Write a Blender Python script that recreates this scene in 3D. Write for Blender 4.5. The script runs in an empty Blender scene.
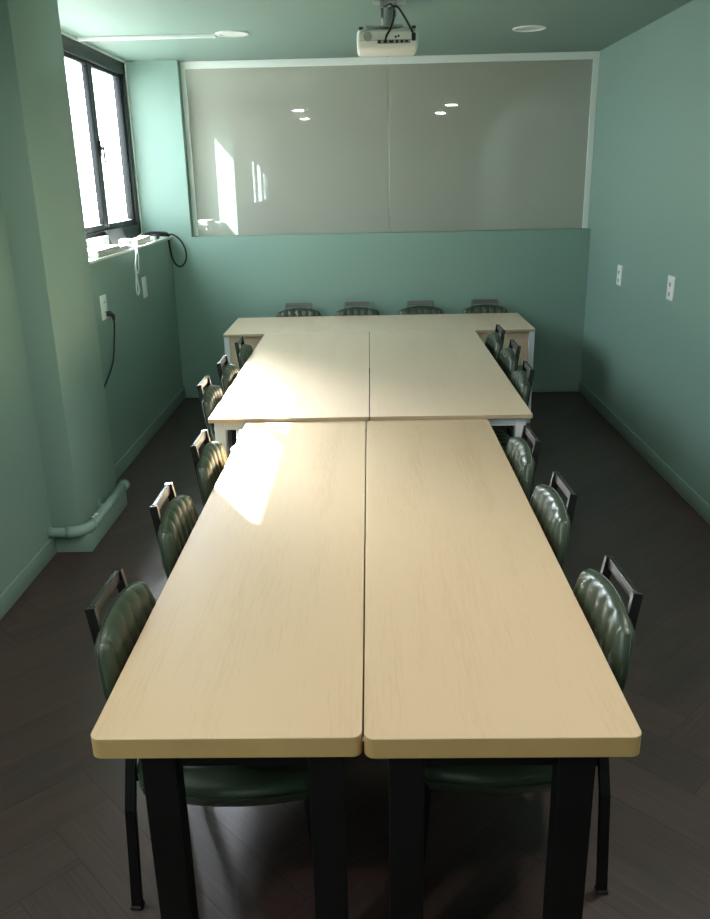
import bpy, bmesh, math, random
from mathutils import Vector, Matrix
random.seed(7)
scene = bpy.context.scene
COL = scene.collection

# ------------------------------------------------------------------ measures
XR, XL = 1.897, -1.732           # right wall, left wall (room side)
XREC, XOUT = -1.98, -2.075        # back of the window recess, outer face of the left wall
YB, YBU, YF = 7.376, 7.476, -2.2 # far wall, recessed whiteboard, wall behind the camera
ZC, ZL = 2.824, 1.432            # ceiling, ledge height
XWB = -1.545                     # left end of the whiteboard recess
PX, PY0, PY1 = -1.576, 4.061, 4.725   # pillar

# ------------------------------------------------------------------ materials
def nodes(name):
    m = bpy.data.materials.new(name); m.use_nodes = True
    nt = m.node_tree
    return m, nt, nt.nodes['Principled BSDF']

def plain(name, col, rough=.5, metal=0., spec=.5, coat=0., bump=0., bscale=200., var=0., vscale=6., ior=1.5):
    m, nt, b = nodes(name)
    b.inputs['Base Color'].default_value = (*col, 1)
    b.inputs['Roughness'].default_value = rough
    b.inputs['Metallic'].default_value = metal
    b.inputs['Specular IOR Level'].default_value = spec
    b.inputs['IOR'].default_value = ior
    b.inputs['Coat Weight'].default_value = coat
    b.inputs['Coat Roughness'].default_value = .12
    tc = nt.nodes.new('ShaderNodeTexCoord')
    if bump:
        n = nt.nodes.new('ShaderNodeTexNoise'); n.inputs['Scale'].default_value = bscale
        n.inputs['Detail'].default_value = 3
        bp = nt.nodes.new('ShaderNodeBump'); bp.inputs['Strength'].default_value = bump
        bp.inputs['Distance'].default_value = .002
        nt.links.new(tc.outputs['Object'], n.inputs['Vector'])
        nt.links.new(n.outputs['Fac'], bp.inputs['Height'])
        nt.links.new(bp.outputs['Normal'], b.inputs['Normal'])
    if var:
        n = nt.nodes.new('ShaderNodeTexNoise'); n.inputs['Scale'].default_value = vscale
        n.inputs['Detail'].default_value = 4
        r = nt.nodes.new('ShaderNodeMix'); r.data_type = 'RGBA'
        r.inputs[6].default_value = (*[c * (1 - var) for c in col], 1)
        r.inputs[7].default_value = (*[min(1, c * (1 + var)) for c in col], 1)
        nt.links.new(tc.outputs['Object'], n.inputs['Vector'])
        nt.links.new(n.outputs['Fac'], r.inputs[0])
        nt.links.new(r.outputs[2], b.inputs['Base Color'])
    return m

def emit(name, col, strength):
    m = bpy.data.materials.new(name); m.use_nodes = True
    nt = m.node_tree; nt.nodes.clear()
    e = nt.nodes.new('ShaderNodeEmission'); o = nt.nodes.new('ShaderNodeOutputMaterial')
    e.inputs['Color'].default_value = (*col, 1); e.inputs['Strength'].default_value = strength
    nt.links.new(e.outputs[0], o.inputs[0])
    return m

def glass():
    m = bpy.data.materials.new('clear_glass'); m.use_nodes = True
    nt = m.node_tree; nt.nodes.clear()
    o = nt.nodes.new('ShaderNodeOutputMaterial'); mix = nt.nodes.new('ShaderNodeMixShader')
    t = nt.nodes.new('ShaderNodeBsdfTransparent'); g = nt.nodes.new('ShaderNodeBsdfGlossy')
    t.inputs['Color'].default_value = (.96, .985, .98, 1); g.inputs['Roughness'].default_value = .02
    mix.inputs[0].default_value = .05
    nt.links.new(t.outputs[0], mix.inputs[1]); nt.links.new(g.outputs[0], mix.inputs[2])
    nt.links.new(mix.outputs[0], o.inputs[0])
    return m

def laminate(name, c0, c1, rough):
    m, nt, b = nodes(name)
    tc = nt.nodes.new('ShaderNodeTexCoord'); mp = nt.nodes.new('ShaderNodeMapping')
    mp.inputs['Scale'].default_value = (85, 5.0, 8)
    n = nt.nodes.new('ShaderNodeTexNoise'); n.inputs['Scale'].default_value = 1.6
    n.inputs['Detail'].default_value = 6; n.inputs['Roughness'].default_value = .65; n.inputs['Distortion'].default_value = .6
    mp2 = nt.nodes.new('ShaderNodeMapping'); mp2.inputs['Scale'].default_value = (7, .8, 1)
    n2 = nt.nodes.new('ShaderNodeTexNoise'); n2.inputs['Scale'].default_value = 1.2; n2.inputs['Detail'].default_value = 3
    add = nt.nodes.new('ShaderNodeMath'); add.operation = 'ADD'
    ramp = nt.nodes.new('ShaderNodeValToRGB')
    ramp.color_ramp.elements[0].position = .62; ramp.color_ramp.elements[1].position = 1.35 if False else 1.0
    ramp.color_ramp.elements[0].color = (*c0, 1); ramp.color_ramp.elements[1].color = (*c1, 1)
    L = nt.links.new
    L(tc.outputs['Object'], mp.inputs['Vector']); L(mp.outputs[0], n.inputs['Vector'])
    L(tc.outputs['Object'], mp2.inputs['Vector']); L(mp2.outputs[0], n2.inputs['Vector'])
    L(n.outputs['Fac'], add.inputs[0]); L(n2.outputs['Fac'], add.inputs[1])
    L(add.outputs[0], ramp.inputs[0]); L(ramp.outputs[0], b.inputs['Base Color'])
    b.inputs['Roughness'].default_value = rough
    return m

def floor_mat():
    m, nt, b = nodes('dark_wood_vinyl')
    L = nt.links.new
    uv = nt.nodes.new('ShaderNodeUVMap'); uv.uv_map = 'UVMap'
    sep = nt.nodes.new('ShaderNodeSeparateXYZ'); L(uv.outputs[0], sep.inputs[0])
    fl = nt.nodes.new('ShaderNodeMath'); fl.operation = 'FLOOR'; L(sep.outputs[1], fl.inputs[0])
    wn = nt.nodes.new('ShaderNodeTexWhiteNoise'); wn.noise_dimensions = '1D'; L(fl.outputs[0], wn.inputs['W'])
    mp = nt.nodes.new('ShaderNodeMapping'); mp.inputs['Scale'].default_value = (3.0, 26, 1); L(uv.outputs[0], mp.inputs['Vector'])
    n = nt.nodes.new('ShaderNodeTexNoise'); n.inputs['Scale'].default_value = 1; n.inputs['Detail'].default_value = 7
    n.inputs['Roughness'].default_value = .7; L(mp.outputs[0], n.inputs['Vector'])
    mp2 = nt.nodes.new('ShaderNodeMapping'); mp2.inputs['Scale'].default_value = (1.0, 3.5, 1); L(uv.outputs[0], mp2.inputs['Vector'])
    n2 = nt.nodes.new('ShaderNodeTexNoise'); n2.inputs['Scale'].default_value = 1; n2.inputs['Detail'].default_value = 3; L(mp2.outputs[0], n2.inputs['Vector'])
    r = nt.nodes.new('ShaderNodeValToRGB')
    r.color_ramp.elements[0].position = .3; r.color_ramp.elements[0].color = (.021, .0108, .0098, 1)
    r.color_ramp.elements[1].position = .75; r.color_ramp.elements[1].color = (.074, .039, .035, 1)
    a = nt.nodes.new('ShaderNodeMath'); a.operation = 'MULTIPLY_ADD'; a.inputs[1].default_value = .14; a.inputs[2].default_value = -.07
    L(wn.outputs['Value'], a.inputs[0])
    s1 = nt.nodes.new('ShaderNodeMath'); s1.operation = 'ADD'; L(n.outputs['Fac'], s1.inputs[0]); L(a.outputs[0], s1.inputs[1])
    s2 = nt.nodes.new('ShaderNodeMath'); s2.operation = 'MULTIPLY_ADD'; s2.inputs[1].default_value = .5; s2.inputs[2].default_value = -.25
    L(n2.outputs['Fac'], s2.inputs[0])
    s3 = nt.nodes.new('ShaderNodeMath'); s3.operation = 'ADD'; L(s1.outputs[0], s3.inputs[0]); L(s2.outputs[0], s3.inputs[1])
    L(s3.outputs[0], r.inputs[0]); L(r.outputs[0], b.inputs['Base Color'])
    bp = nt.nodes.new('ShaderNodeBump'); bp.inputs['Strength'].default_value = .35; bp.inputs['Distance'].default_value = .0015
    L(n.outputs['Fac'], bp.inputs['Height']); L(bp.outputs[0], b.inputs['Normal'])
    b.inputs['Roughness'].default_value = .45
    b.inputs['Specular IOR Level'].default_value = .85
    return m

PAINT = (.222, .345, .300)
M = dict(
    wall=plain('green_wall_paint', PAINT, .42, spec=.4, bump=.12, bscale=60),
    ceil=plain('green_ceiling_paint', (.198, .30, .262), .6, bump=.1, bscale=60),
    floor=floor_mat(), seam=plain('floor_seam', (.012, .009, .008), .7),
    top_near=laminate('maple_laminate', (.445, .328, .198), (.51, .39, .25), .36),
    edge_near=plain('maple_edge_band', (.52, .335, .14), .45, var=.12, vscale=9),
    top_far=laminate('pale_maple_laminate', (.70, .54, .39), (.76, .60, .445), .30),
    edge_far=plain('pale_edge_band', (.50, .39, .26), .45),
    black=plain('black_powder_coat', (.0035, .0035, .0038), .5, spec=.25),
    blackplate=plain('black_steel_plate', (.008, .008, .009), .2, spec=.5, ior=1.8),
    front_sheen=plain('black_plate_front_sheen', (.20, .20, .215), .42, metal=1.),  # lighter tone for black bar fronts, reflected light put into the colour
    white=plain('white_powder_coat', (.68, .72, .78), .4),
    leather=plain('green_leatherette', (.034, .052, .032), .34, spec=.6, coat=.0, bump=.12, bscale=350, var=.15, vscale=14),
    pipingm=plain('green_piping', (.030, .046, .030), .35),
    rubber=plain('black_rubber', (.01, .01, .01), .6),
    board=plain('glossy_board_white', (.36, .36, .315), .02, spec=1.0, coat=1.0),
    boardtrim=plain('white_board_trim', (.74, .80, .77), .4),
    alu=plain('dark_window_aluminium', (.008, .011, .014), .4, spec=.35),
    caulk=plain('pale_window_bead', (.7, .78, .72), .5),
    glass=glass(),
    plastic=plain('white_plastic', (.76, .80, .80), .35),
    cream=plain('cream_plastic', (.80, .76, .62), .4),
    dark=plain('dark_plastic', (.015, .015, .016), .45),
    grey=plain('grey_board', (.04, .046, .055), .5),
    proj=plain('white_projector_shell', (.80, .81, .78), .42),
    grille=plain('grey_grille', (.33, .35, .34), .6),
    mount=plain('grey_mount_steel', (.42, .45, .45), .4, metal=.3),
    sill=plain('white_sill', (.62, .64, .62), .4),
    paper=plain('white_paper', (.66, .66, .64), .7),
    chip=plain('bare_white_plaster', (.8, .82, .78), .7),
    lampoff=plain('unlit_lamp_lens', (.62, .66, .64), .3),
    lampon=emit('lit_lamp_lens', (1.0, .94, .87), 150.0),
    road=plain('outdoor_paving', (.22, .22, .21), .9, var=.1),
)

# ------------------------------------------------------------------ mesh helpers
class MB:
    def __init__(self): self.bm = bmesh.new()
    def box(self, lo, hi, bev=0., seg=2, mat=0, mtx=None):
        c = [(a + b) / 2 for a, b in zip(lo, hi)]; s = [abs(b - a) for a, b in zip(lo, hi)]
        t = bmesh.new()
        bmesh.ops.create_cube(t, size=1, matrix=Matrix.Translation(c) @ Matrix.Diagonal((*s, 1)))
        if bev:
            bmesh.ops.bevel(t, geom=t.edges[:], offset=min(bev, min(s) * .49), segments=seg, profile=.5, affect='EDGES')
        return self._merge(t, mat, mtx)
    def _merge(self, t, mat=0, mtx=None):
        if mtx is not None: bmesh.ops.transform(t, matrix=mtx, verts=t.verts[:])
        t.verts.index_update()
        vs = [self.bm.verts.new(v.co) for v in t.verts]
        for f in t.faces:
            try:
                nf = self.bm.faces.new([vs[v.index] for v in f.verts]); nf.material_index = mat
            except ValueError: pass
        t.free(); return self
    def tube(self, pts, r, n=10, mat=0, closed=False):
        pts = [Vector(p) for p in pts]; N = len(pts); rings = []
        up = None
        for i, p in enumerate(pts):
            if closed: d = pts[(i + 1) % N] - pts[i - 1]
            else: d = pts[min(i + 1, N - 1)] - pts[max(i - 1, 0)]
            d.normalize()
            if up is None:
                up = Vector((0, 0, 1)) if abs(d.z) < .9 else Vector((1, 0, 0))
            a = (up - d * up.dot(d))
            if a.length < 1e-5: a = d.orthogonal()
            a.normalize(); up = a; b = d.cross(a)
            rr = r[i] if isinstance(r, (list, tuple)) else r
            rings.append([self.bm.verts.new(p + rr * (math.cos(2 * math.pi * k / n) * a + math.sin(2 * math.pi * k / n) * b)) for k in range(n)])
        for i in range(N if closed else N - 1):
            A, B = rings[i], rings[(i + 1) % N]
            for k in range(n):
                f = self.bm.faces.new((A[k], A[(k + 1) % n], B[(k + 1) % n], B[k])); f.material_index = mat; f.smooth = True
        if not closed:
            self.bm.faces.new(rings[0][::-1]).material_index = mat; self.bm.faces.new(rings[-1]).material_index = mat
        return self
    def bar(self, path, w, t, wdir, mat=0):
        """flat bar swept along path: w along wdir, t along the third direction"""
        path = [Vector(p) for p in path]; wdir = Vector(wdir).normalized(); rings = []
        for i, p in enumerate(path):
            d0 = (path[i] - path[i - 1]).normalized() if i else None
            d1 = (path[i + 1] - path[i]).normalized() if i < len(path) - 1 else None
            if d0 is None: d0 = d1
            if d1 is None: d1 = d0
            n0, n1 = d0.cross(wdir).normalized(), d1.cross(wdir).normalized()
            n = (n0 + n1).normalized(); k = 1 / max(.3, n.dot(n0))
            rings.append([self.bm.verts.new(p + s * wdir * w / 2 + q * n * t / 2 * k) for s, q in ((-1, -1), (1, -1), (1, 1), (-1, 1))])
        for A, B in zip(rings, rings[1:]):
            for k in range(4): self.bm.faces.new((A[k], A[(k + 1) % 4], B[(k + 1) % 4], B[k])).material_index = mat
        self.bm.faces.new(rings[0][::-1]).material_index = mat; self.bm.faces.new(rings[-1]).material_index = mat
        return self
    def cyl(self, c, r, h, axis='Z', n=32, mat=0, r2=None):
        t = bmesh.new()
        bmesh.ops.create_cone(t, cap_ends=True, segments=n, radius1=r, radius2=r if r2 is None else r2, depth=h)
        R = {'Z': Matrix.Identity(4), 'X': Matrix.Rotation(math.pi / 2, 4, 'Y'), 'Y': Matrix.Rotation(-math.pi / 2, 4, 'X')}[axis]
        return self._merge(t, mat, Matrix.Translation(c) @ R)
    def ring(self, c, r0, r1, z0, z1, n=40, mat=0):
        c = Vector(c); prof = [(r0, z0), (r1, z0), (r1, z1), (r0, z1)]
        rings = [[self.bm.verts.new(c + Vector((r * math.cos(2 * math.pi * k / n), r * math.sin(2 * math.pi * k / n), z))) for r, z in prof] for k in range(n)]
        for k in range(n):
            A, B = rings[k], rings[(k + 1) % n]
            for j in range(4): self.bm.faces.new((A[j], B[j], B[(j + 1) % 4], A[(j + 1) % 4])).material_index = mat
        return self
    def slab(self, x0, x1, y0, y1, z0, z1, r, bev=.0015, n=6, mats=(0, 1)):
        """table top with rounded corners; top/bottom = mats[0], edge band = mats[1]"""
        out = []
        for cx, cy, a0 in ((x1 - r, y1 - r, 0), (x0 + r, y1 - r, 90), (x0 + r, y0 + r, 180), (x1 - r, y0 + r, 270)):
            for k in range(n + 1):
                a = math.radians(a0 + 90 * k / n); out.append((cx + r * math.cos(a), cy + r * math.sin(a), math.cos(a), math.sin(a)))
        lv = [(z0, bev), (z0 + bev, 0), (z1 - bev, 0), (z1, bev)]
        R = [[self.bm.verts.new((x - nx * b, y - ny * b, z)) for x, y, nx, ny in out] for z, b in lv]
        N = len(out)
        for li in range(3):
            for k in range(N):
                f = self.bm.faces.new((R[li][k], R[li][(k + 1) % N], R[li + 1][(k + 1) % N], R[li + 1][k]))
                f.material_index = mats[0] if li == 2 else mats[1]; f.smooth = False
        self.bm.faces.new(R[3]).material_index = mats[0]; self.bm.faces.new(R[0][::-1]).material_index = mats[0]
        return self
    def build(self, name, mat, parent=None, smooth=None):
        bmesh.ops.recalc_face_normals(self.bm, faces=self.bm.faces[:])
        me = bpy.data.meshes.new(name); self.bm.to_mesh(me); self.bm.free()
        for m in (mat if isinstance(mat, (list, tuple)) else [mat]): me.materials.append(m)
        o = bpy.data.objects.new(name, me); COL.objects.link(o)
        if parent is not None: o.parent = parent
        if smooth is not None:
            for p in me.polygons: p.use_smooth = True
            try: me.set_sharp_from_angle(angle=math.radians(smooth))
            except Exception: pass
        return o

def tag(o, label=None, cat=None, group=None, kind=None):
    if label: o['label'] = label
    if cat: o['category'] = cat
    if group: o['group'] = group
    if kind: o['kind'] = kind
    return o
def empty(name, loc, label, cat, group=None, rz=0.):
    o = bpy.data.objects.new(name, None); COL.objects.link(o)
    o.location = loc; o.rotation_euler = (0, 0, rz); o.empty_display_size = .1
    return tag(o, label, cat, group)
def struct(o): return tag(o, kind='structure')
def copy_tree(o, parent=None):
    c = o.copy(); COL.objects.link(c)
    if parent is not None: c.parent = parent
    for ch in [q for q in bpy.data.objects if q.parent is o]: copy_tree(ch, c)
    return c
def spline(pts, n=8):
    pts = [Vector(p) for p in pts]; out = []
    P = [pts[0] * 2 - pts[1]] + pts + [pts[-1] * 2 - pts[-2]]
    for i in range(1, len(P) - 2):
        a, b, c, d = P[i - 1:i + 3]
        for k in range(n):
            t = k / n
            out.append(.5 * ((2 * b) + (c - a) * t + (2 * a - 5 * b + 4 * c - d) * t * t + (3 * b - a - 3 * c + d) * t ** 3))
    out.append(pts[-1]); return out

# ------------------------------------------------------------------ the room
def clip(poly, x0, x1, y0, y1):
    for ax, lim, s in ((0, x0, 1), (0, x1, -1), (1, y0, 1), (1, y1, -1)):
        out = []
        for i, p in enumerate(poly):
            q = poly[i - 1]; dp, dq = s * (p[ax] - lim), s * (q[ax] - lim)
            if (dp >= 0) != (dq >= 0):
                t = dq / (dq - dp); out.append(tuple(q[k] + t * (p[k] - q[k]) for k in range(4)))
            if dp >= 0: out.append(p)
        poly = out
        if len(poly) < 3: return []
    return poly

def build_floor():
    bm = bmesh.new(); uvl = bm.loops.layers.uv.new('UVMap')
    W, n, g = .19, 5, .0006
    ca = math.cos(math.radians(45)); ox, oy = -.2, 1.768
    pid = 0
    def plank(x, y, w, h, horiz):
        nonlocal pid
        pid += 1; ru = random.random() * 20
        pts = []
        for u, v in ((x + g, y + g), (x + w - g, y + g), (x + w - g, y + h - g), (x + g, y + h - g)):
            lu, lv = ((u - x), (v - y)) if horiz else ((v - y), (u - x))
            pts.append((ox + ca * (u - v), oy + ca * (u + v), lu + ru, pid + .05 + .9 * lv / W))
        pts = clip(pts, XL, XR, YF, YB)
        if not pts: return
        f = bm.faces.new([bm.verts.new((p[0], p[1], 0)) for p in pts])
        for l, p in zip(f.loops, pts): l[uvl].uv = (p[2], p[3])
    for j in range(-45, 50):
        for i in range(-45, 50):
            r = (i - j) % (2 * n)
            if r == 0: plank(i * W, j * W, n * W, W, True)
            elif r == 2 * n - 1: plank(i * W, j * W, W, n * W, False)
    lo, hi = (XL - .05, YF - .05, -.12), (XR + .05, YB + .05, -.0015)
    vs = [bm.verts.new((lo[0] if k & 1 else hi[0], lo[1] if k & 2 else hi[1], lo[2] if k & 4 else hi[2])) for k in range(8)]
    for q in ((0, 1, 3, 2), (4, 6, 7, 5), (0, 4, 5, 1), (2, 3, 7, 6), (0, 2, 6, 4), (1, 5, 7, 3)):
        bm.faces.new([vs[k] for k in q]).material_index = 1
    bm.normal_update()
    for f in bm.faces:
        if f.material_index == 0 and f.normal.z < 0: f.normal_flip()
    me = bpy.data.meshes.new('floor'); bm.to_mesh(me); bm.free()
    me.materials.append(M['floor']); me.materials.append(M['seam'])
    o = bpy.data.objects.new('floor', me); COL.objects.link(o); return struct(o)
build_floor()

m = MB(); m.box((XOUT - .1, YF - .1, ZC), (XR + .15, YB + .3, ZC + .15)); struct(m.build('ceiling', M['ceil']))

W1 = (4.97, 7.362, ZL, ZC)          # window in the recess: y0, y1, z0, z1
W2 = (-.6, 1.9, 1.40, 2.25)        # window beside the camera, out of the picture
m = MB()
m.box((XOUT, YF, 0), (XL, YB, W2[2]))
m.box((XOUT, YF, W2[2]), (XL, W2[0], W2[3])); m.box((XOUT, W2[1], W2[2]), (XL, 4.70, W2[3])); m.box((XOUT, YF, W2[3]), (XL, 4.70, ZC))
m.box((XOUT, 4.70, W2[2]), (XL, YB, ZL - .012))
m.box((XOUT, 4.70, ZL - .012), (XREC, W1[0], ZC))
struct(m.build('wall_left', M['wall']))
m = MB(); m.box((XREC, PY0, 0), (PX, PY1, ZC), .006); struct(m.build('pillar', M['wall'], smooth=40))
m = MB(); m.box((XR, YF, 0), (XR + .15, YB + .2, ZC)); struct(m.build('wall_right', M['wall']))
m = MB()
m.box((XOUT, YB, 0), (XR, YB + .22, ZL)); m.box((XOUT, YB, ZL), (XWB, YB + .22, ZC)); m.box((XWB, YBU + .012, ZL), (XR, YB + .22, ZC))
struct(m.build('wall_back', M['wall']))
m = MB(); m.box((XOUT, YF - .15, 0), (XR + .15, YF, ZC)); struct(m.build('wall_front', M['wall']))

def skirt(name, boxes):
    m = MB()
    for lo, hi in boxes: m.box(lo, hi, .003)
    struct(m.build(name, M['wall'], smooth=40))
skirt('baseboard_left', [((XL, YF, 0), (XL + .012, PY0 - .012, .1)), ((XL, PY1, 0), (XL + .012, YB, .1))])
skirt('baseboard_right', [((XR - .012, YF, 0), (XR, YB, .1))])
skirt('baseboard_back', [((XL + .012, YB - .012, 0), (XR - .012, YB, .08))])
skirt('baseboard_pillar', [((XL, PY0 - .012, 0), (PX + .05, PY1 + .012, .1))])

m = MB(); m.box((XREC - .0, W1[0], ZL - .012), (XL + .018, YB, ZL + .008), .006, 3)
struct(m.build('trim_1', M['sill'], smooth=40))

# window frames --------------------------------------------------------------
def window(name, y0, y1, z0, z1, xf, depth, nsash, mem, top, handles=True):
    fr = MB(); xb = xf - depth
    fr.box((xb, y0, z0), (xf, y1, z0 + .11), .004); fr.box((xb, y0, z1 - top), (xf, y1, z1), .004)
    fr.box((xb, y0, z0), (xf, y0 + mem, z1), .004); fr.box((xb, y1 - mem, z0), (xf, y1, z1), .004)
    root = struct(fr.build(name, M['alu'], smooth=40))
    iy0, iy1 = y0 + mem, y1 - mem; cuts = [iy0]
    for q in nsash: cuts.append(cuts[-1] + q * (iy1 - iy0) / sum(nsash))
    for k in range(len(nsash)):
        a, b = cuts[k], cuts[k + 1]
        xs = xf - .02; xe = xs - .04; s = .058
        za, zb = z0 + .11, z1 - top
        sm = MB()
        sm.box((xe, a, za), (xs, a + s, zb), .003); sm.box((xe, b - s, za), (xs, b, zb), .003)
        sm.box((xe, a + s, za), (xs, b - s, za + .045), .003); sm.box((xe, a + s, zb - .03), (xs, b - s, zb), .003)
        so = sm.build('sash', M['alu'], root, 40)
        g = MB(); g.box((xe + .016, a + s - .004, za + .04), (xe + .022, b - s + .004, zb - .026)); g.build('pane', M['glass'], so)
        if handles and k > 0:
            h = MB(); zc = (za + zb) / 2
            h.box((xs, a + .012, zc - .055), (xs + .012, a + .042, zc + .055), .003)
            h.box((xs + .012, a + .018, zc - .012), (xs + .035, a + .036, zc + .012), .003)
            h.box((xs + .026, a + .019, zc - .105), (xs + .038, a + .035, zc + .012), .004)
            h.build('handle', M['dark'], so, 40)
    return root
win1 = window('window_1', W1[0], W1[1], ZL + .01, ZC - .002, XREC + .006, .09, (1.44, .81), .07, .105)
m = MB(); m.box((XREC, W1[1] - .002, ZL + .01), (XREC + .016, YB, ZC - .02), .002)
m.box((XREC + .006, W1[0], ZC - .016), (XREC + .02, YB, ZC), .002)
m.build('bead', M['caulk'], win1)
window('window_2', W2[0], W2[1], W2[2], W2[3], XL - .03, .10, (.8, .8, .8), .06, .06, False)

# ------------------------------------------------------------------ whiteboard
wb = empty('whiteboard', ((XWB + XR) / 2, YBU, ZL), 'wide glossy pale grey wall board with white edging above the green ledge', 'whiteboard')
def wpart(name, lo, hi, mat, bev=0.):
    m = MB(); o = Vector(wb.location)
    m.box([a - b for a, b in zip(lo, o)], [a - b for a, b in zip(hi, o)], bev)
    return m.build(name, mat, wb)
fx0, fx1, ft = XWB + .042, XR - .05, ZC - .058
wpart('board_panel', (fx0, YBU, ZL + .001), (.1695, YBU + .011, ft), M['board'], .0015)
wpart('board_panel', (.1735, YBU, ZL + .001), (fx1, YBU + .011, ft), M['board'], .0015)
wpart('edge_strip', (XWB + .001, YBU - .008, ZL + .001), (fx0, YBU + .011, ZC - .001), M['boardtrim'], .002)
wpart('edge_strip', (fx1, YBU - .008, ZL + .001), (XR - .001, YBU + .011, ZC - .001), M['boardtrim'], .002)
wpart('edge_strip', (fx0, YBU - .008, ft), (fx1, YBU + .011, ZC - .001), M['boardtrim'], .002)

# ------------------------------------------------------------------ tables
T = .74
def near_table(x0, x1, y0, y1, label, lx):
    root = empty('conference_table', ((x0 + x1) / 2, (y0 + y1) / 2, 0), label, 'table', 'black legged tables in the near row')
    hx, hy = (x1 - x0) / 2, (y1 - y0) / 2
    m = MB(); m.slab(-hx, hx, -hy, hy, T - .052, T, .023); m.build('table_top', [M['top_near'], M['edge_near']], root)
    xi = [[q - (x0 + x1) / 2 for q in p] for p in lx]
    for xa, xb in xi:
        for ya, yb in ((-hy + .012, -hy + .072), (hy - .072, hy - .012)):
            m = MB(); m.box((xa, ya, 0), (xb, yb, T - .052), .003); m.build('leg', M['black'], root)
    a = MB()
    a.box((xi[0][1], -hy + .025, T - .092), (xi[1][0], -hy + .055, T - .052)); a.box((xi[0][1], hy - .055, T - .092), (xi[1][0], hy - .025, T - .052))
    a.box((xi[0][0] + .025, -hy + .072, T - .092), (xi[0][0] + .055, hy - .072, T - .052)); a.box((xi[1][0] + .025, -hy + .072, T - .092), (xi[1][0] + .055, hy - .072, T - .052))
    a.build('under_frame', M['black'], root)
    return root
near_table(-.633, -.0325, 1.502, 3.970, 'long maple topped table with black legs, nearest the camera on the left', ((-.527, -.450), (-.154, -.077)))
near_table(-.0285, .575, 1.496, 3.970, 'long maple topped table with black legs, nearest the camera on the right', ((.025, .104), (.400, .481)))

TZ = .757
def white_table(x0, x1, y0, y1, label, panel=None, th=.022, group=None, name='training_table'):
    root = empty(name, ((x0 + x1) / 2, (y0 + y1) / 2, 0), label, 'table', group)
    hx, hy = (x1 - x0) / 2, (y1 - y0) / 2
    m = MB(); m.slab(-hx, hx, -hy, hy, TZ - th, TZ, .006); m.build('table_top', [M['top_far'], M['edge_far']], root)
    zb = TZ - th; L = .055 if panel is None else .042; i = .025 if panel is None else .004
    for sx in (-1, 1):
        for sy in (-1, 1):
            xa, xb = sorted((sx * (hx - i), sx * (hx - i - L))); ya, yb = sorted((sy * (hy - i), sy * (hy - i - L)))
            m = MB(); m.box((xa, ya, 0), (xb, yb, zb), .004); m.build('leg', M['white'], root)
    a = MB(); h = .045
    for sy in ((-1, 1) if panel is None else (1,)):
        ya, yb = sorted((sy * (hy - i - .008), sy * (hy - i - .038))); a.box((-hx + i + L, ya, zb - h), (hx - i - L, yb, zb))
    for sx in (-1, 1):
        xa, xb = sorted((sx * (hx - i - .008), sx * (hx - i - .038))); a.box((xa, -hy + i + L, zb - h), (xb, hy - i - L, zb))
    a.build('apron_frame', M['white'], root)
    if panel is not None:
        m = MB(); m.box((-hx + i + L, panel - .009, zb - .27), (hx - i - L, panel + .009, zb), .001); m.build('modesty_panel', M['top_far'], root)
    return root
white_table(-.827, -.016, 3.980, 6.362, 'pale topped white framed table in the middle on the left, by the sunlit chairs', group='white framed tables in the middle row')
white_table(-.012, .800, 3.980, 6.362, 'pale topped white framed table in the middle on the right, toward the blank wall', group='white framed tables in the middle row')
white_table(-1.152, 1.268, 6.372, 7.180, 'pale topped table set crosswise at the far end below the whiteboard', panel=-.36)

# ------------------------------------------------------------------ chairs
def squircle(s, t, c=.58):
    return s * math.sqrt(max(0, 1 - c * t * t / 2)), t * math.sqrt(max(0, 1 - c * s * s / 2))
def cushion(n, place, nch, depth, thick, back, groove_rows=True):
    """closed padded cushion; place(a, b, h) maps outline coords and height off the mid-plane to a point"""
    bm = bmesh.new(); F, B = [], []
    for i in range(n + 1):
        rf, rb = [], []
        for j in range(n + 1):
            # more rows close to the rim
            s = math.sin(math.pi / 2 * (2 * i / n - 1)) * .35 + (2 * i / n - 1) * .65
            t = math.sin(math.pi / 2 * (2 * j / n - 1)) * .35 + (2 * j / n - 1) * .65
            a, b = squircle(s, t)
            e = max(abs(s), abs(t)); prof = max(0, 1 - e ** 7) ** .5
            ph = (a + 1) / 2 * nch; d = abs((ph % 1) - .5) * 2          # 1 at the seam
            seamw = max(0., (d - .55) / .45) ** 2
            ed = 1 if abs(a) < .97 else 0
            fade = max(0., min(1., (1 - e) / .22)); fade = .25 + .75 * fade * fade * (3 - 2 * fade)
            h = thick * prof + (depth * (1 - d * d) * .55 - depth * seamw * .6) * fade * ed
            sh = 1 - .012 * seamw * ed * (1 - prof)
            rf.append(bm.verts.new(place(a, b * sh, h)))
            rb.append(rf[-1] if e > .9999 else bm.verts.new(place(a, b, -back * prof)))
        F.append(rf); B.append(rb)
    for i in range(n):
        for j in range(n):
            bm.faces.new((F[i][j], F[i + 1][j], F[i + 1][j + 1], F[i][j + 1]))
            q = [B[i][j], B[i][j + 1], B[i + 1][j + 1], B[i + 1][j]]
            if len(set(q)) == 4: bm.faces.new(q)
    rim = [(a, b) for a, b in [squircle(math.cos(x) / max(abs(math.cos(x)), abs(math.sin(x))), math.sin(x) / max(abs(math.cos(x)), abs(math.sin(x)))) for x in [2 * math.pi * k / 72 for k in range(72)]]]
    return bm, rim
def finish(bm, name, mat, parent):
    b = MB(); b.bm.free(); b.bm = bm
    return b.build(name, mat, parent, 70)

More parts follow.
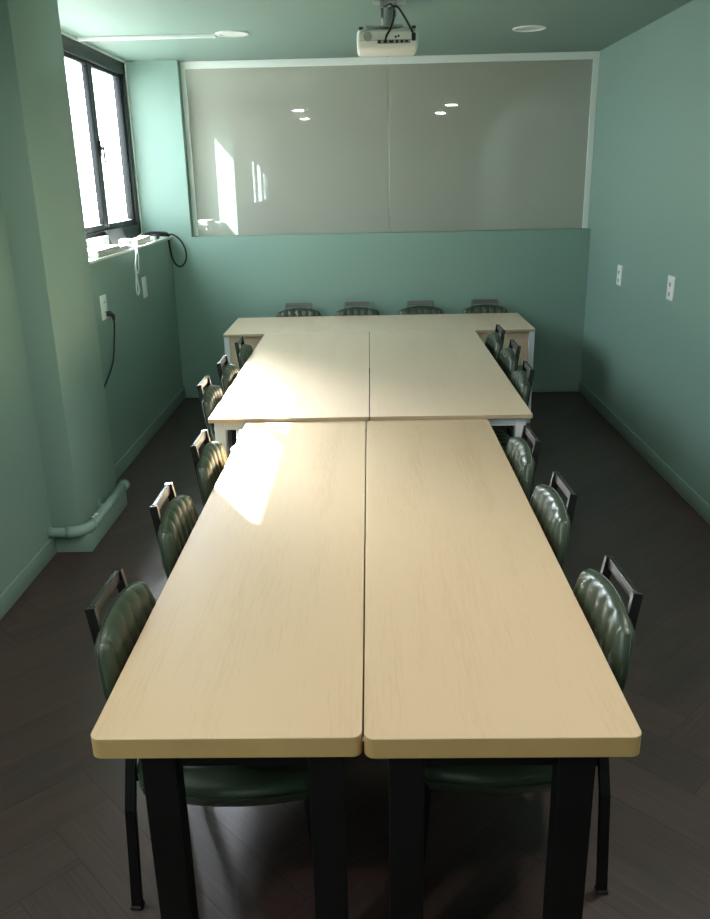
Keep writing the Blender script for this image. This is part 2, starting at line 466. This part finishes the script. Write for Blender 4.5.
def make_chair():
    root = empty('side_chair', (0, 0, 0), 'chair', 'chair')
    # seat: channels run front to back, front edge rounded
    def seat_at(a, b, h):
        x = .032 + .262 * b; y = .251 * a
        return Vector((x, y, .394 + h - .012 * (b > .5) * (b - .5) ** 2 * 4 - .010 * a * a))
    bm, rim = cushion(48, seat_at, 7, .016, .050, .062)
    seat = finish(bm, 'seat', M['leather'], root)
    p = MB(); p.tube([seat_at(a * 1.003, b * 1.003, 0) for a, b in rim], .0024, 6, closed=True); p.build('piping', M['pipingm'], seat)
    # backrest, leaning back, vertical channels
    def back_at(a, b, h):
        z = .656 + .150 * b + (.012 * (1 - a * a) if b > 0 else 0)
        y = .217 * a * (1 - .03 * max(0, b))
        x = -.2480 - .155 * (z - .645) + .010 * a * a
        return Vector((x + h, y, z + .10 * h))
    bm, rim = cushion(48, back_at, 7, .0075, .030, .024)
    back = finish(bm, 'backrest', M['leather'], root)
    p = MB(); p.tube([back_at(a * 1.004, b * 1.004, -.004) for a, b in rim], .0024, 6, closed=True); p.build('piping', M['pipingm'], back)
    # flat steel loop that carries the backrest and shows above it as a handle
    top = (-.300, .86); low = (-.236, .44)
    t = .019; w = .026
    u = MB()
    for s in (-1, 1):
        u.bar([(low[0], s * .132, low[1]), (top[0], s * .1085, top[1] - .0005)], w, .016, (1, 0, .14))
    u.box((-.307, -.102, .826), (-.294, .102, .86), .001)
    u.bm.normal_update()
    for fc in u.bm.faces:
        if fc.normal.x > .8 and fc.calc_center_median().z > .6 and fc.calc_area() > .0008: fc.material_index = 1  # seat-facing sides of the black loop get the painted reflection
    u.build('back_loop', [M['blackplate'], M['front_sheen']], root)
    f = MB()
    f.box((-.225, -.16, .362), (.23, -.135, .384)); f.box((-.225, .135, .362), (.23, .16, .384))
    f.box((-.225, -.16, .362), (-.2, .16, .384)); f.box((.232, -.19, .362), (.257, .19, .384))
    f.build('seat_frame', M['black'], root)
    for s in (-1, 1):
        l = MB(); l.bar([(-.230, s * .133, .46), (-.230, s * .195, .30), (-.232, s * .232, .006)], .026, .02, (1, 0, 0)); lo = l.build('leg', M['black'], root)
        g = MB(); g.box((-.248, s * .232 - .014, 0), (-.216, s * .232 + .014, .012), .002); g.build('foot_cap', M['rubber'], lo)
        l = MB(); l.bar([(.247, s * .178, .384), (.279, s * .205, .006)], .026, .02, (1, 0, 0)); lo = l.build('leg', M['black'], root)
        g = MB(); g.box((.263, s * .205 - .014, 0), (.295, s * .205 + .014, .012), .002); g.build('foot_cap', M['rubber'], lo)
    return root
OB = .300
places = [
 (-.728 + OB, 1.972, -1.7, 'green padded chair on the left of the near tables, closest to the camera', 'left'),
 (-.740 + OB, 2.675, 0, 'green padded chair on the left of the near tables, second from the camera', 'left'),
 (-.737 + OB, 3.330, -1, 'sunlit chair at the far left end of the near tables, beside the white table leg', 'left'),
 (.674 - OB, 2.015, 182.7, 'green padded chair on the right of the near tables, closest to the camera', 'right'),
 (.674 - OB, 2.720, 182.5, 'green padded chair on the right of the near tables, second from the camera', 'right'),
 (.670 - OB, 3.320, 181.5, 'green chair at the far right end of the near tables, beside the white table leg', 'right'),
 (-.922 + OB, 4.395, 0, 'sunlit chair on the left of the middle white framed tables, nearest the camera there', 'left'),
 (-.912 + OB, 4.945, 0, 'chair with glaring back, middle one of three left of the white framed tables', 'left'),
 (-.905 + OB, 5.590, 0, 'dark chair left of the white framed tables, the one next to the far cross table', 'left'),
 (.895 - OB, 4.640, 180, 'chair on the right of the middle white framed tables, nearest the camera there', 'right'),
 (.930 - OB, 5.290, 182, 'chair on the right of the middle white framed tables, between its two neighbours', 'right'),
 (.925 - OB, 5.880, 182, 'chair right of the white framed tables, the one next to the far cross table', 'right'),
 (-.632, 7.285 - OB, -90, 'chair behind the far cross table, leftmost of the four facing the camera', 'back'),
 (-.116, 7.285 - OB, -90, 'chair behind the far cross table, second from the left along the wall', 'back'),
 (.437, 7.285 - OB, -90, 'chair behind the far cross table, second from the right along the wall', 'back'),
 (.998, 7.285 - OB, -90, 'chair behind the far cross table, rightmost of the four facing the camera', 'back'),
]
G = {'left': 'green chairs along the left of the tables', 'right': 'green chairs along the right of the tables', 'back': 'green chairs behind the far cross table'}
proto = make_chair()
for i, (x, y, a, lab, g) in enumerate(places):
    c = proto if i == 0 else copy_tree(proto)
    c.location = (x, y, 0); c.rotation_euler = (0, 0, math.radians(a)); tag(c, lab, 'chair', G[g])

# ------------------------------------------------------------------ ceiling fittings
def downlight(x, y, lit, label):
    root = empty('recessed_downlight', (x, y, ZC), label, 'ceiling light', 'round recessed ceiling lights')
    m = MB(); m.ring((0, 0, 0), .088, .112, -.008, -.0004); m.build('trim_ring', M['plastic'], root, 40)
    m = MB(); m.cyl((0, 0, -.0022), .087, .0030, n=40); m.build('lens', M['lampon' if lit else 'lampoff'], root)
downlight(-.905, 6.15, False, 'unlit round ceiling light at the end of the white conduit, near the window')
downlight(1.10, 6.25, False, 'unlit round ceiling light near the right wall, right of the projector')
downlight(-1.0, 2.13, True, 'lit round ceiling light reflected in the board, upper of the left pair')
downlight(-1.03, .35, True, 'lit round ceiling light reflected in the board, lower of the left pair')
downlight(1.16, 2.45, True, 'lit round ceiling light reflected in the board, upper of the right pair')
downlight(1.13, .95, True, 'lit round ceiling light reflected in the board, lower of the right pair')
m = MB(); m.box((-1.955, 6.150, ZC - .022), (-1.02, 6.178, ZC - .0005), .003)
m.box((-1.035, 6.146, ZC - .024), (-1.018, 6.182, ZC - .0005), .002)
tag(m.build('cable_conduit', M['plastic'], smooth=40), 'thin white cable conduit across the ceiling from window to round light', 'conduit')

pr = empty('projector', (.113, 5.12, ZC), 'white ceiling projector hanging from a grey bracket, cable sockets facing the camera', 'projector')
# local: body rear face at y = -.10
m = MB(); m.box((-.168, -.10, -.276), (.168, .16, -.168), .022, 4); body = m.build('projector_body', M['proj'], pr, 40)
m = MB(); m.box((-.155, -.1015, -.226), (.155, -.0985, -.224)); m.build('case_seam', M['grille'], body)
m = MB(); m.cyl((-.108, -.101, -.205), .024, .006, 'Y'); m.build('round_grille', M['grille'], body, 40)
m = MB()
m.box((-.055, -.1035, -.243), (.125, -.099, -.223), .001); m.build('socket_panel', M['grille'], body)
for x, w, h in ((-.045, .016, .016), (-.012, .02, .014), (.02, .024, .012), (.052, .012, .016), (.078, .014, .014), (.104, .018, .010)):
    m = MB(); m.box((x - w / 2, -.106, -.233 - h / 2), (x + w / 2, -.103, -.233 + h / 2), .001); m.build('socket', M['dark'], body)
for x, z in ((.045, -.210), (.060, -.206)):
    m = MB(); m.cyl((x, -.102, z), .006, .006, 'Y', 16); m.build('socket', M['dark'], body)
for x in (-.145, .145):
    m = MB(); m.box((x - .011, -.095, -.1685), (x + .011, -.065, -.156), .003); m.build('foot', M['dark'], body)
m = MB(); m.cyl((.005, .165, -.232), .042, .02, 'Y'); m.build('projection_lens', M['dark'], body, 40)
m = MB(); m.box((-.075, -.035, -.022), (.105, .085, -.0006), .002); m.build('ceiling_plate', M['mount'], pr)
m = MB(); m.box((-.04, -.04, -.020), (.055, -.036, -.004)); m.build('plate_slot', M['dark'], pr)
m = MB(); m.box((-.04, .0, -.1), (-.032, .05, -.022)); m.box((.042, .0, -.1), (.05, .05, -.022)); m.cyl((.005, .025, -.095), .036, .09, n=20); m.build('bracket', M['mount'], pr, 40)
m = MB(); m.cyl((-.03, .005, -.155), .015, .03, n=12); m.cyl((.04, .005, -.155), .015, .03, n=12); m.box((-.12, -.05, -.152), (.085, .07, -.142), .002); m.build('adapter_plate', M['mount'], pr, 40)
m = MB(); m.tube(spline([(-.02, -.03, -.05), (.02, -.055, -.045), (.038, -.065, -.09), (.02, -.09, -.16), (-.005, -.115, -.205), (-.012, -.112, -.232)]), .006, 8); m.build('cable', M['dark'], pr)
m = MB(); m.tube(spline([(.01, -.03, -.06), (.05, -.06, -.055), (.085, -.085, -.1), (.125, -.11, -.17), (.140, -.118, -.20)]), .006, 8)
m.box((.131, -.122, -.232), (.153, -.100, -.195), .003); m.build('power_cable', M['dark'], pr, 40)

# ------------------------------------------------------------------ wall plates
def plate(x, yc, zc, w, h, side, label, kind):
    o = empty('wall_outlet' if kind != 'blank' else 'blank_wall_plate', (x, yc, zc), label, 'outlet' if kind != 'blank' else 'wall plate')
    s = side
    def b(nm, y0, y1, z0, z1, d0, d1, mat, bev=.0015):
        m = MB(); xa, xb = sorted((s * d0, s * d1)); m.box((xa, y0, z0), (xb, y1, z1), bev); return m.build(nm, mat, o, 40)
    b('cover_plate', -w / 2, w / 2, -h / 2, h / 2, .0005, .010, M['plastic'], .003)
    if kind == 'blank':
        b('inner_panel', -w * .3, w * .3, -h * .36, h * .36, .010, .012, M['plastic'])
    else:
        for dz in (h * .2, -h * .2):
            r = b('socket_insert', -w * .27, w * .27, dz - h * .15, dz + h * .15, .010, .0125, M['plastic'])
            for dy in (-.012, .012):
                m = MB(); m.cyl((s * .0128, dy, dz), .005, .0016, 'X', 14); m.build('socket_hole', M['dark'], r)
            if kind == 'dark':
                m = MB(); m.box((s * .0129 - .0006, -.008, dz - .02), (s * .0129 + .0006, .008, dz - .004), .0004); m.build('socket_mark', M['dark'], r)
    return o
plate(XR, 6.415, 1.147, .115, .150, -1, 'white outlet on the right wall, the one farther from the camera', 'dark')
plate(XR, 5.303, 1.190, .115, .150, -1, 'white outlet on the right wall, the one nearer the camera', 'dark')
plate(XL, 5.352, 1.130, .110, .155, 1, 'white outlet below the window with a black plug in it', 'socket')
plate(XL, 6.378, 1.130, .105, .155, 1, 'blank whitish wall plate below the window sill, right of the plugged outlet', 'blank')
pc = empty('power_lead', (XL, 5.375, 1.085), 'black power cord plugged into the left wall outlet and hanging down', 'cord')
m = MB(); m.cyl((.026, 0, 0), .017, .026, 'X', 16); m.tube([(.036, .0, 0), (.05, .006, -.018), (.05, .012, -.045)], [.014, .013, .008], 10); m.build('plug', M['dark'], pc, 40)
m = MB(); m.tube(spline([(.05, .011, -.04), (.045, .02, -.09), (.03, .03, -.18), (.02, .0, -.30), (.012, -.09, -.38), (.008, -.28, -.46), (.007, -.48, -.50)]), .0055, 8); m.build('flex', M['dark'], pc)

# ------------------------------------------------------------------ pipe round the pillar foot
pp = empty('painted_pipe', (PX, PY0, .13), 'green painted pipe running low around the foot of the pillar', 'pipe')
m = MB(); r = .027
m.tube(spline([(XL - PX - .0, -.042, 0), (-.06, -.042, 0)], 4), r, 16); m.build('straight_run', M['wall'], pp)
m = MB(); m.tube([(-.062 + .104 * math.sin(k * math.pi / 16) , .062 - .104 * math.cos(k * math.pi / 16), 0) for k in range(9)], r * 1.16, 16); m.build('elbow', M['wall'], pp)
m = MB(); m.tube([(.042, .06, 0), (.042, .655, 0)], r, 16); m.build('straight_run', M['wall'], pp)
m = MB(); m.tube([(.042, .63, 0), (.042, .69, 0), (.034, .705, 0)], [r * 1.18, r * 1.18, r * .8], 16); m.build('end_cap', M['wall'], pp)
m = MB(); m.box((0.0, .28, -.03), (.045, .30, .03), .003); m.box((.006, .283, .025), (.016, .297, .06), .002); m.build('clamp', M['wall'], pp)
m = MB(); m.box((.034, .115, .0295), (.052, .15, .034), .002); m.box((.03, .09, .030), (.046, .104, .034), .002); m.build('bare_chip', M['chip'], pp)

# ------------------------------------------------------------------ things on the window sill
SZ = ZL + .008
card = MB(); card.box((-.004, -.26, 0), (.004, .26, .125), .001)
o = tag(card.build('grey_panel', M['grey']), 'flat dark grey panel leaning on the window above the sill', 'panel')
o.location = (-1.915, 6.52, SZ); o.rotation_euler = (0, math.radians(-22), math.radians(4))
for k, (x, y, a, w, l, t, lab) in enumerate(((-1.80, 5.62, 0, .14, .50, .045, 'thick white paper stack at the near end of the window sill'), (-1.80, 5.985, -3, .14, .19, .03, 'low white paper stack on the sill at the left foot of the grey panel'))):
    m = MB()
    for q in range(4): m.box((-w / 2 + random.uniform(-.004, .004), -l / 2 + random.uniform(-.006, .006), q * t / 4), (w / 2 + random.uniform(-.004, .004), l / 2 + random.uniform(-.006, .006), (q + .9) * t / 4))
    o = tag(m.build('paper_stack', M['paper']), lab, 'paper'); o.location = (x, y, SZ); o.rotation_euler = (0, 0, math.radians(a))
m = MB(); m.box((-.03, -.38, 0), (.03, .38, .085), .004); o = tag(m.build('added_white_block', M['paper'], smooth=40), 'long low white block added to brighten the bottom rail of the window', 'box'); o.location = (-1.938, 5.83, SZ)  # added block, whitens the dark shaded window rail behind it
ps = empty('power_strip', (-1.790, 6.62, SZ), 'cream power strip lying along the sill beside the black cables', 'power strip', rz=math.radians(3))
m = MB(); m.box((-.034, -.24, 0), (.034, .24, .045), .008, 3); m.build('strip_body', M['cream'], ps, 40)
for k in range(4):
    m = MB(); m.cyl((0, -.16 + .1 * k, .046), .021, .004, n=20); s = m.build('socket', M['plastic'], ps, 40)
    for d in (-.009, .009):
        m = MB(); m.cyl((d, -.16 + .1 * k, .0485), .0035, .001, n=10); m.build('socket_hole', M['dark'], s)
ad = empty('power_adapter', (-1.795, 6.225, SZ), 'white power adapter on the sill with a looped cord hanging down the wall', 'adapter', rz=math.radians(8))
m = MB(); m.box((-.04, -.075, 0), (.04, .075, .058), .01, 3); m.build('adapter_body', M['plastic'], ad, 40)
m = MB(); m.box((-.03, .072, .012), (.03, .13, .05), .008, 3); m.build('plug', M['plastic'], ad, 40)
m = MB()
m.tube(spline([(.035, -.06, .02), (.075, -.10, .018), (.090, -.13, -.03), (.086, -.20, -.10), (.086, -.25, -.19), (.086, -.30, -.27), (.087, -.26, -.315), (.087, -.18, -.30), (.086, -.19, -.22), (.089, -.27, -.13), (.094, -.24, -.07), (.096, -.16, -.02), (.08, -.03, .02), (.035, .02, .03)]), .0048, 8)
m.tube(spline([(.036, -.02, .015), (.085, -.10, .012), (.099, -.11, -.05), (.097, -.13, -.10), (.095, -.13, -.15), (.095, -.22, -.165), (.098, -.30, -.11), (.100, -.26, -.05), (.09, -.20, .012), (.05, -.16, .02)]), .0048, 8)
m.build('looped_cord', M['plastic'], ad)
bc = empty('black_cable', (-1.79, 7.08, SZ), 'bundled black cable at the corner of the sill, one loop hanging down', 'cable')
m = MB(); m.box((-.025, -.04, .0), (.03, .05, .04), .008, 3); m.build('connector', M['dark'], bc, 40)
m = MB()
for q in range(3):
    m.tube(spline([(-.12 + .02 * q, -.16, .012 + .012 * q), (-.05, -.02 + .015 * q, .03 + .008 * q), (.02, .10, .03 + .006 * q), (.05, .20, .02 + .006 * q), (.062, .235 - .02 * q, .014)]), .0145, 8)
m.build('bundle', M['dark'], bc)
m = MB()
m.tube(spline([(.05, .19, .02), (.10, .215, .022), (.16, .235, -.03), (.195, .245, -.12), (.188, .25, -.20), (.145, .25, -.25), (.10, .25, -.235), (.074, .24, -.17), (.066, .22, -.08), (.064, .20, -.012)]), .0075, 8); m.build('loop', M['dark'], bc)
for nm, y, c, lab in (('small_box', 6.93, M['plastic'], 'small white box between the power strip and black cables on the sill'),):
    m = MB(); m.box((-.03, -.035, 0), (.03, .035, .03), .004); o = tag(m.build(nm, c, smooth=40), lab, 'box'); o.location = (-1.775, y, SZ)

# ------------------------------------------------------------------ outdoors, light
m = MB(); m.box((-40, -30, -3.3), (XOUT - .2, 45, -3.2)); struct(m.build('ground_outside', M['road']))

w = bpy.data.worlds.new('sky'); scene.world = w; w.use_nodes = True
bg = w.node_tree.nodes['Background']
bg.inputs['Color'].default_value = (.88, .945, 1.0, 1); bg.inputs['Strength'].default_value = 1.0
SUN_DIR = Vector((1, -1.76, -1.19)).normalized()
nt = w.node_tree
tc = nt.nodes.new('ShaderNodeTexCoord')
dt = nt.nodes.new('ShaderNodeVectorMath'); dt.operation = 'DOT_PRODUCT'; dt.inputs[1].default_value = -SUN_DIR
mx = nt.nodes.new('ShaderNodeMath'); mx.operation = 'MAXIMUM'; mx.inputs[1].default_value = 0
pw = nt.nodes.new('ShaderNodeMath'); pw.operation = 'POWER'; pw.inputs[1].default_value = 100
vm = nt.nodes.new('ShaderNodeMix'); vm.data_type = 'RGBA'; vm.blend_type = 'ADD'; vm.clamp_factor = False
vm.inputs[6].default_value = (.9 * 6.5, .95 * 6.5, 6.5, 1); vm.inputs[7].default_value = (370, 380, 410, 1)   # hazy sky with a glow round the sun
nt.links.new(tc.outputs['Generated'], dt.inputs[0]); nt.links.new(dt.outputs['Value'], mx.inputs[0])
nt.links.new(mx.outputs[0], pw.inputs[0]); nt.links.new(pw.outputs[0], vm.inputs[0]); nt.links.new(vm.outputs[2], bg.inputs['Color'])

def lamp(name, kind, loc, **kw):
    l = bpy.data.lights.new(name, kind); o = bpy.data.objects.new(name, l); COL.objects.link(o); o.location = loc
    for k, v in kw.items(): setattr(l, k, v)
    return o
sd = SUN_DIR
s = lamp('sun', 'SUN', (-6, 14, 6), energy=64., angle=math.radians(.6), color=(1, .95, .86))
s.rotation_euler = sd.to_track_quat('-Z', 'Y').to_euler()
for nm, (y0, y1, z0, z1) in (('window_daylight', W1), ('side_window_daylight', W2)):
    o = lamp(nm, 'AREA', (XOUT - .02, (y0 + y1) / 2, (z0 + z1) / 2), shape='RECTANGLE', size=z1 - z0, size_y=y1 - y0)
    o.rotation_euler = (0, math.radians(-90), 0)
    o.data.cycles.is_portal = True

# ------------------------------------------------------------------ camera
f, pitch, yaw, roll, ch = 825.735, .329, -.023, -.022, 1.891
cp, sp, cy, sy, cr, sr = math.cos(pitch), math.sin(pitch), math.cos(yaw), math.sin(yaw), math.cos(roll), math.sin(roll)
F = Vector((sy * cp, cy * cp, -sp)); R0 = Vector((cy, -sy, 0)); U0 = Vector((sy * sp, cy * sp, cp))
R = R0 * cr + U0 * sr; U = U0 * cr - R0 * sr
cam = bpy.data.cameras.new('camera'); co = bpy.data.objects.new('camera', cam); COL.objects.link(co)
mt = Matrix((( R.x, U.x, -F.x, 0), (R.y, U.y, -F.y, 0), (R.z, U.z, -F.z, ch), (0, 0, 0, 1)))
co.matrix_world = mt
cam.sensor_fit = 'HORIZONTAL'; cam.sensor_width = 36; cam.lens = 36 * f / 710; cam.clip_start = .05
M['board'].node_tree.nodes['Principled BSDF'].inputs['Coat Roughness'].default_value = .015
M['board'].node_tree.nodes['Principled BSDF'].inputs['Coat IOR'].default_value = 1.7
scene.camera = co

scene.cycles.diffuse_bounces = 8; scene.cycles.max_bounces = 14; scene.cycles.transparent_max_bounces = 12
vs = scene.view_settings
vs.view_transform = 'Standard'; vs.look = 'None'; vs.gamma = 1; vs.use_curve_mapping = False
vs.exposure = .8
